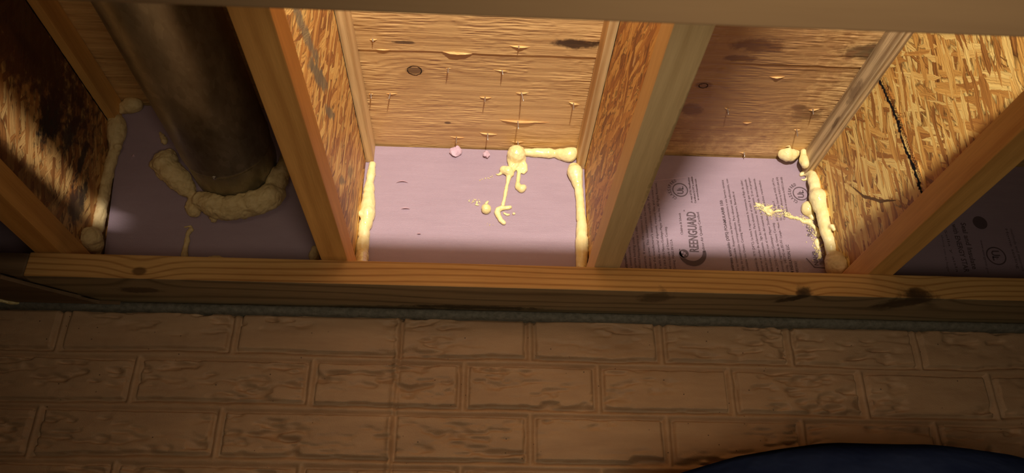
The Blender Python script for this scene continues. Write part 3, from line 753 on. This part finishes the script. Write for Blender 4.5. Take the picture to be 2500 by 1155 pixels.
# printed bay
foam('foam_blob', [[(1914,376,15),(1922,377,18),(1930,378,17),(1940,376,11),(1949,371,4)], [(1929,360,3),(1927,356,2.5),(1920,357,2)]],
     'egg shaped glossy foam blob at the top of the printed board', seed=7, rough=.02, voxel=.0012, zmax=H-.001)
foam('foam_drip', [[(1962,370,7),(1962,380,8),(1962,392,12),(1966,400,11),(1970,408,6)]], 'teardrop of foam hanging beside the grey top flange, right of the egg shaped blob', seed=8, rough=.02, voxel=.0012)
foam('foam_bead', [[(1966,422,8),(1975,424,10),(1985,428,11),(1986,440,14),(1990,455,15),(1991,470,15),(1997,482,21),(2000,495,19),(2006,512,16),(2010,528,16),(2013,545,15),(2018,565,15),(2024,585,14),(2028,602,13),(2030,618,12),(2034,628,15)],
     [(1962,422,6),(1956,427,5),(1956,424,4)], [(1972,437,4),(1962,440,2.5),(1956,438,2)], [(2026,556,8),(2032,553,7)], [(2036,560,5),(2034,552,4)]],
     'knobbly foam bead down the corner between printed board and rightmost joist', seed=9, rough=.08)
foam('foam_blob', [[(1974,507,17),(1972,512,15),(1978,522,8),(1984,532,7)]], 'round foam ball attached to the left of the knobbly bead', seed=10, rough=.02, voxel=.0012)
foam('foam_blob', [[(2040,636,24,.004),(2044,648,27,.008),(2040,660,22)]], 'dull round foam lump where the rightmost joist meets the sill', mat=m_foam_d, seed=11, rough=.03)
crumbs('foam_crumbs', 0,0,0,0, 800, .35, 1.5, 'ragged smear of foam crumbs across the printed writing', 3, path=[(1845,500,5),(1865,510,7),(1885,520,8),(1915,517,2.5),(1935,531,3.5),(1960,535,4),(1980,548,9),(1995,570,10),(1998,600,6),(2000,625,7)])
foam('foam_smear', [[(1846,498,3),(1853,503,4),(1862,500,2.5),(1868,508,3.5),(1876,515,4),(1884,519,3),(1896,516,2.5),(1908,517,2)], [(1865,510,3),(1872,522,3.5),(1882,524,2.5),(1890,519,2)],
     [(1918,528,2),(1930,531,3),(1942,533,2.5),(1954,534,3.5),(1963,540,4)], [(1966,540,5),(1975,545,5),(1983,550,5),(1990,560,5),(1997,572,5),(1999,586,4),(1998,600,4),(2002,614,3),(2001,628,3)], [(2002,626,2),(1994,634,1.5)]],
     'torn smear of foam dragged across the printed writing to the knobbly bead', seed=31, rough=.9, voxel=.0009, smooth=1, lift=.2)
crumbs('foam_crumbs', 2046, 615, 7, 13, 60, .5, 1.6, 'crumbs of foam along the lower end of the knobbly bead', 4)
foam('foam_drip', [[(1868,508,4),(1876,506,4),(1884,503,3)]], 'little foam worm in the smear on the printed board', seed=12, voxel=.0009, smooth=2)
# duct bay
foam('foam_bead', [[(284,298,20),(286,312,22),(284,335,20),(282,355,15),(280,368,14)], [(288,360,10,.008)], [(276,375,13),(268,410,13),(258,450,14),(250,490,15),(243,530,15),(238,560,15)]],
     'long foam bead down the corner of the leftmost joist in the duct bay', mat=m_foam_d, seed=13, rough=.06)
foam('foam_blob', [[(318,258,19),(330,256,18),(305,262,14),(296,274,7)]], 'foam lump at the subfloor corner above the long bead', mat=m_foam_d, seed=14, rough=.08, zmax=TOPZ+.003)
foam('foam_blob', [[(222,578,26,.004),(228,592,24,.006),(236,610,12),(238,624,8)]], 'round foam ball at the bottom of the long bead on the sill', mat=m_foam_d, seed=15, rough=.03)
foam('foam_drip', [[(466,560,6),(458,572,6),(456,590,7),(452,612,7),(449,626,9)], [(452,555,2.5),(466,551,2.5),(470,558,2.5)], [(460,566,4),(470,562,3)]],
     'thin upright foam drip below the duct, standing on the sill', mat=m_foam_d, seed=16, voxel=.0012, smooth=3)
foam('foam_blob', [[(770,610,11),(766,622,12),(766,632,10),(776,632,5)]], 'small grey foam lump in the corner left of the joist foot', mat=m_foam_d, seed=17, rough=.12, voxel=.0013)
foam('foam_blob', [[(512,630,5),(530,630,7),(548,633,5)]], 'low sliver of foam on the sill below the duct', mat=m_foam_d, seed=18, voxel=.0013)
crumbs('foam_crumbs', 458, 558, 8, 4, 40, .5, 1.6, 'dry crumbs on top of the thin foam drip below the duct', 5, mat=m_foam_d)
# ------------------------------------------------------------------ metal duct
duct = empty('metal_duct', (PX, 0, PZ)); tag(duct, 'round galvanised steel duct running between joists and through the pink board', 'duct')
def tube(bm, prof, cx, cz, seg=96):
    R_ = []
    for y, r in prof:
        R_.append([bm.verts.new((cx+r*math.cos(2*math.pi*i/seg), y, cz+r*math.sin(2*math.pi*i/seg))) for i in range(seg)])
    for a, b in zip(R_, R_[1:]):
        for i in range(seg):
            k = (i+1) % seg; bm.faces.new((a[i], a[k], b[k], b[i]))
YS = at(545, 437, 2, PZ-PR).y
bm = bmesh.new()
tube(bm, [(YB+.1, PR)] + [(y, PR) for y in (-1.5, -.8, -.4, -.2, YS-.012)] + [(YS-.010, PR+.0004), (YS-.008, PR+.0009), (YS-.004, PR+.0006), (YS, PR+.0004), (YS, PR-.0012)], PX, PZ)
bmobj('pipe', bm, m_galv, duct, True)
bm = bmesh.new()
prof = [(YS+.001, PR-.0012), (YS+.006, PR-.0011), (YS+.010, PR-.0010), (YS+.016, PR-.0010), (YS+.035, PR-.0010), (YS+.060, PR-.0012), (-.03, PR-.0014), (-.01, PR-.0022), (.04, PR-.003)]
tube(bm, prof, PX, PZ)
bmobj('collar', bm, m_galv, duct, True)
ths = math.atan2(at(530,433,1,YS+.004).z-PZ, at(530,433,1,YS+.004).x-PX)
bm = bmesh.new()
for d, r, l in ((0, .0042, .0022), (.0018, .0028, .0030)):
    c = Vector((PX+(PR+.0012+d)*math.cos(ths), YS-.005, PZ+(PR+.0012+d)*math.sin(ths)))
    m = Matrix.Translation(c) @ Vector((math.cos(ths), 0, math.sin(ths))).to_track_quat('Z', 'Y').to_matrix().to_4x4()
    bmesh.ops.create_cone(bm, cap_ends=True, segments=6, radius1=r, radius2=r*.85, depth=l, matrix=m)
bmobj('screw', bm, m_nail, duct)
# foam ring round the duct: a thick uneven roll hugging the collar, parts left, below and right
def ringpt(deg, rad): t = math.radians(deg); return Vector((PX+rad*math.cos(t), 0, PZ+rad*math.sin(t)))
def world_foam(name, balls, label, mat, seed, voxel=.0018, rough=.1, smooth=4, zmax=None):
    bm = bmesh.new()
    for ch in balls:
        out = []
        for (p, r), (p2, r2) in zip(ch, ch[1:] or ch):
            n = max(1, int((p2-p).length/(min(r, r2)*.35)))
            out += [(p.lerp(p2, i/n), r+(r2-r)*i/n) for i in range(n+1)]
        for p, r in out:
            r *= 1+rough*1.6*mnoise.noise(p*110+Vector((seed, 0, 0)))
            bmesh.ops.create_icosphere(bm, subdivisions=2, radius=1, matrix=Matrix.Translation(p+mnoise.noise_vector(p*60)*r*rough) @ Matrix.Scale(r, 4))
    me = bpy.data.meshes.new('tmp'); bm.to_mesh(me); bm.free()
    o = bpy.data.objects.new('tmp', me); COL.objects.link(o)
    md = o.modifiers.new('r', 'REMESH'); md.mode = 'VOXEL'; md.voxel_size = voxel
    sm = o.modifiers.new('s', 'SMOOTH'); sm.factor = .6; sm.iterations = smooth
    dg = bpy.context.evaluated_depsgraph_get(); dg.update()
    me2 = bpy.data.meshes.new_from_object(o.evaluated_get(dg)); bpy.data.objects.remove(o); bpy.data.meshes.remove(me)
    me2.name = name
    sculpt(me2, seed, 1.6)
    for v in me2.vertices:
        yl = LA+LB*v.co.z+.0004
        if v.co.y > yl: v.co.y = yl
        if zmax and v.co.z > zmax: v.co.z = zmax
        dx, dz = v.co.x-PX, v.co.z-PZ; rr_ = math.hypot(dx, dz)
        if rr_ < PR-.0005 and rr_ > 1e-5:
            k = (PR-.0005)/rr_; v.co.x = PX+dx*k; v.co.z = PZ+dz*k
    me2.materials.clear()
    ob = link_mesh(name, me2, mat, None, True); tag(ob, label, 'spray foam'); return ob
def ds(pxs): return [(seat(u, v, r/1250*.65, 0.0), r/1250) for u, v, r in pxs]
world_foam('foam_ring', [ds([(416,380,14),(402,401,26),(418,420,26),(436,438,24),(452,455,20),(464,470,14),(474,480,10)]), ds([(384,402,14),(370,404,7)]),
     ds([(474,480,10),(467,494,10),(464,507,12),(472,517,12),(480,520,8)]), ds([(478,484,10),(492,491,20),(512,498,25),(545,507,26),(580,507,26),(605,500,26),(635,492,27),(660,480,26),(676,472,19)]),
     ds([(520,528,9),(522,537,8)]), ds([(602,512,9),(598,530,7)]), ds([(674,462,18),(666,438,16),(668,422,14),(656,413,7),(646,419,6),(642,427,5)]),
     ds([(684,445,16),(690,425,16),(693,405,14),(694,388,11)]), ds([(396,404,8),(385,425,6),(394,436,5)])],
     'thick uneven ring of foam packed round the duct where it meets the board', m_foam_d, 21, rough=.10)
world_foam('foam_scrap', [ds([(392,325,3),(396,333,5),(399,342,6),(402,347,4)])], 'small foam shred hanging beside the left of the duct above the ring', m_foam_d, 22, voxel=.0009, smooth=1)
# ------------------------------------------------------------------ nails through the subfloor
Q3 = lambda x, y: (820+x/2.888, y/2.888)
Q7 = lambda x, y: (1650+x/2.941, 60+y/2.941)
def nail(u, v, ln, lx, ly, label, r=.0012):
    p = at(u, v, 2, H-.001); 
    bm = bmesh.new()
    ln *= .68; tip = p + Vector((lx, ly, -ln)); d = (p-tip).normalized()
    m = Matrix.Translation((p+tip)/2) @ d.to_track_quat('Z', 'Y').to_matrix().to_4x4()
    bmesh.ops.create_cone(bm, cap_ends=True, segments=10, radius1=r*.8, radius2=r, depth=(p-tip).length, matrix=m)
    m2 = Matrix.Translation(tip-d*.0012) @ d.to_track_quat('Z', 'Y').to_matrix().to_4x4()
    bmesh.ops.create_cone(bm, cap_ends=True, segments=10, radius1=r*.15, radius2=r*.8, depth=.0026, matrix=m2)
    tag(bmobj('nail', bm, m_nail), label, 'nail', 'nails poking through the subfloor')
def splinter(u, v, wl, wr, drop, thick=3.0, tilt=0.0):
    """a sliver of veneer prised down along the grain; widths in photo pixels"""
    c = at(u, v, 2, H-.0005); a = at(u-wl, v-tilt, 2, H-.0003); b = at(u+wr, v+tilt, 2, H-.0003)
    bm = bmesh.new(); n = 10; top = []; bot = []; low = []
    for i in range(n+1):
        t = i/n; p = a.lerp(b, t)
        f = 1-abs((t - wl/(wl+wr))/max(wl/(wl+wr) if t < wl/(wl+wr) else wr/(wl+wr), .01)); f = max(0, f)**.8
        jag = mnoise.noise(p*300)*.0010
        th = thick/2600*f*(1+.6*mnoise.noise(p*130)); drop_ = drop*.62*(1+.5*mnoise.noise(p*90))
        top.append(bm.verts.new((p.x, p.y-th*.6, H+.0002))); low.append(bm.verts.new((p.x, p.y+th*.2+jag*f, H-drop_*f-.0002)))
        bot.append(bm.verts.new((p.x, p.y+th+jag*f, H-drop_*f*.75-.0001)))
    for i in range(n):
        bm.faces.new((top[i], top[i+1], low[i+1], low[i])); bm.faces.new((low[i], low[i+1], bot[i+1], bot[i])); bm.faces.new((bot[i], bot[i+1], top[i+1], top[i]))
    bmobj('splinter', bm, m_spl, ceil)
nl_ = [ # x, y in zoom3 coords, length, lean x, lean y, label, splinter (wl, wr, drop, tilt)
 (1290,322,.006,.000,.000,'nail inside the widest upper splinter above the lit bay, near the plywood seam',(34,38,.007,2)),
 (258,272,.006,.001,0,'nail in the curled splinter at the upper left corner of the lit bay',(12,16,.008,0)),
 (792,482,.010,0,0,'short nail right of the round plywood knot',(6,8,.002,0)),
 (1172,497,.009,.001,0,'nail with a thin splinter, right of the short nail past the knot',(22,16,.003,2)),
 (247,662,.010,.001,0,'nail half hidden against the left top flange of the lit bay',(5,6,.004,0)),
 (383,660,.013,-.001,0,'nail with cross shaped splinter below the plywood knot at left',(10,18,.003,0)),
 (1052,686,.011,0,0,'nail with a dark notched splinter, left of the long shadowed nail',(14,16,.005,1)),
 (1308,655,.021,.003,0,'nail with a pale shank and long shadow in the centre of the lit bay',(14,18,.003,0)),
 (1675,728,.017,0,0,'nail with pale tip near the middle joist in the lit bay',(12,15,.005,3)),
 (1283,855,.020,.001,0,'nail through the very long horizontal splinter',(45,78,.006,3)),
 (850,968,.016,0,0,'nail above the wider pink foam scrap',(16,20,.003,1)),
 (1070,942,.017,.0005,0,'nail with bright tip above the small pointed pink scrap',(20,24,.005,2)),
 (1283,1000,.013,.001,0,'nail sunk in the top of the tangled foam drips',(16,16,.003,0))]
for x, y, ln, lx, ly, lb, sp_ in nl_:
    u, v = Q3(x, y); nail(u, v, ln, lx, ly, lb); splinter(u, v, sp_[0], sp_[1], sp_[2], 4, sp_[3])
nr_ = [(372,605,.014,0,0,'nail over the left part of the printed bay',(8,5,.004,3)), (985,610,.012,-.001,0,'nail with pale splinter before the grey top flange',(12,16,.004,-1)),
       (868,755,.018,-.0005,0,'nail just above the egg shaped foam blob',(7,9,.003,0)), (490,920,.010,0,0,'nail tip at the top edge of the printed board',(12,2,.003,0))]
for x, y, ln, lx, ly, lb, sp_ in nr_:
    u, v = Q7(x, y); nail(u, v, ln, lx, ly, lb); splinter(u, v, sp_[0], sp_[1], sp_[2], 3.5, sp_[3])
u, v = Q7(725, 376); splinter(u, v, 18, 20, .004, 3, 0)
u, v = Q7(510, 705); splinter(u, v, 10, 12, .003, 3, 0)
splinter(935, 119, 25, 28, .006, 10, 1); splinter(1112, 127, 40, 50, .009, 12, 3)
# ------------------------------------------------------------------ dark covered bulk in the lower right
def bag():
    bm = bmesh.new(); yb_ = -.30
    prof = [(1560,1200),(1650,1158),(1710,1140),(1800,1114),(1900,1097),(2000,1083),(2050,1081),(2110,1083),(2200,1088),(2300,1096),(2400,1112),(2500,1133),(2620,1165),(2760,1230)]
    cr = [at(u, v, 1, yb_) for u, v in prof]
    n = 90; top = []
    for i in range(n+1):
        t = i/n*(len(cr)-1); k = min(int(t), len(cr)-2); f = t-k
        top.append(cr[k].lerp(cr[k+1], f))
    secs = [(.14, -.06), (.10, -.015), (.05, 0.0), (0, 0.0), (-.05, -.012), (-.09, -.05), (-.11, -.12), (-.12, -.30), (-.13, -.7), (-.12, -1.3)]
    rows = []
    for dy, dz in secs:
        row = []
        for i, p in enumerate(top):
            q = Vector((p.x, p.y+dy, p.z+dz)); fz = -1.0
            fold = mnoise.noise(Vector((q.x*14, q.y*9, q.z*3)))*.012*min(1, abs(dy)*12+.0)
            if dz < -.6: q.z = min(q.z, -.9)
            row.append(bm.verts.new((q.x, q.y-fold, q.z + (fold*.4 if dz < 0 else 0))))
        rows.append(row)
    base = [bm.verts.new((p.x, p.y-.12, -2.30)) for p in top]
    rows.append(base)
    back = [bm.verts.new((p.x, p.y+.15, -2.30)) for p in top]; rows.insert(0, back)
    for a, b in zip(rows, rows[1:]):
        for i in range(n): bm.faces.new((a[i], a[i+1], b[i+1], b[i]))
    o = bmobj('draped_sheet', bm, m_navy, None, True)
    tag(o, 'black and navy plastic sheet draped over something before the brick patterned wall, bottom right', 'sheet')
bag()
# yellow foam smear at the far left below the sill
foam('foam_smear', [[(-20,728,6),(0,732,6),(25,737,6),(48,740,4)]], 'small yellowish foam smear on the shim at the far left edge', plane=2, val=SZ-.007, seed=30, voxel=.0012, lift=.2)
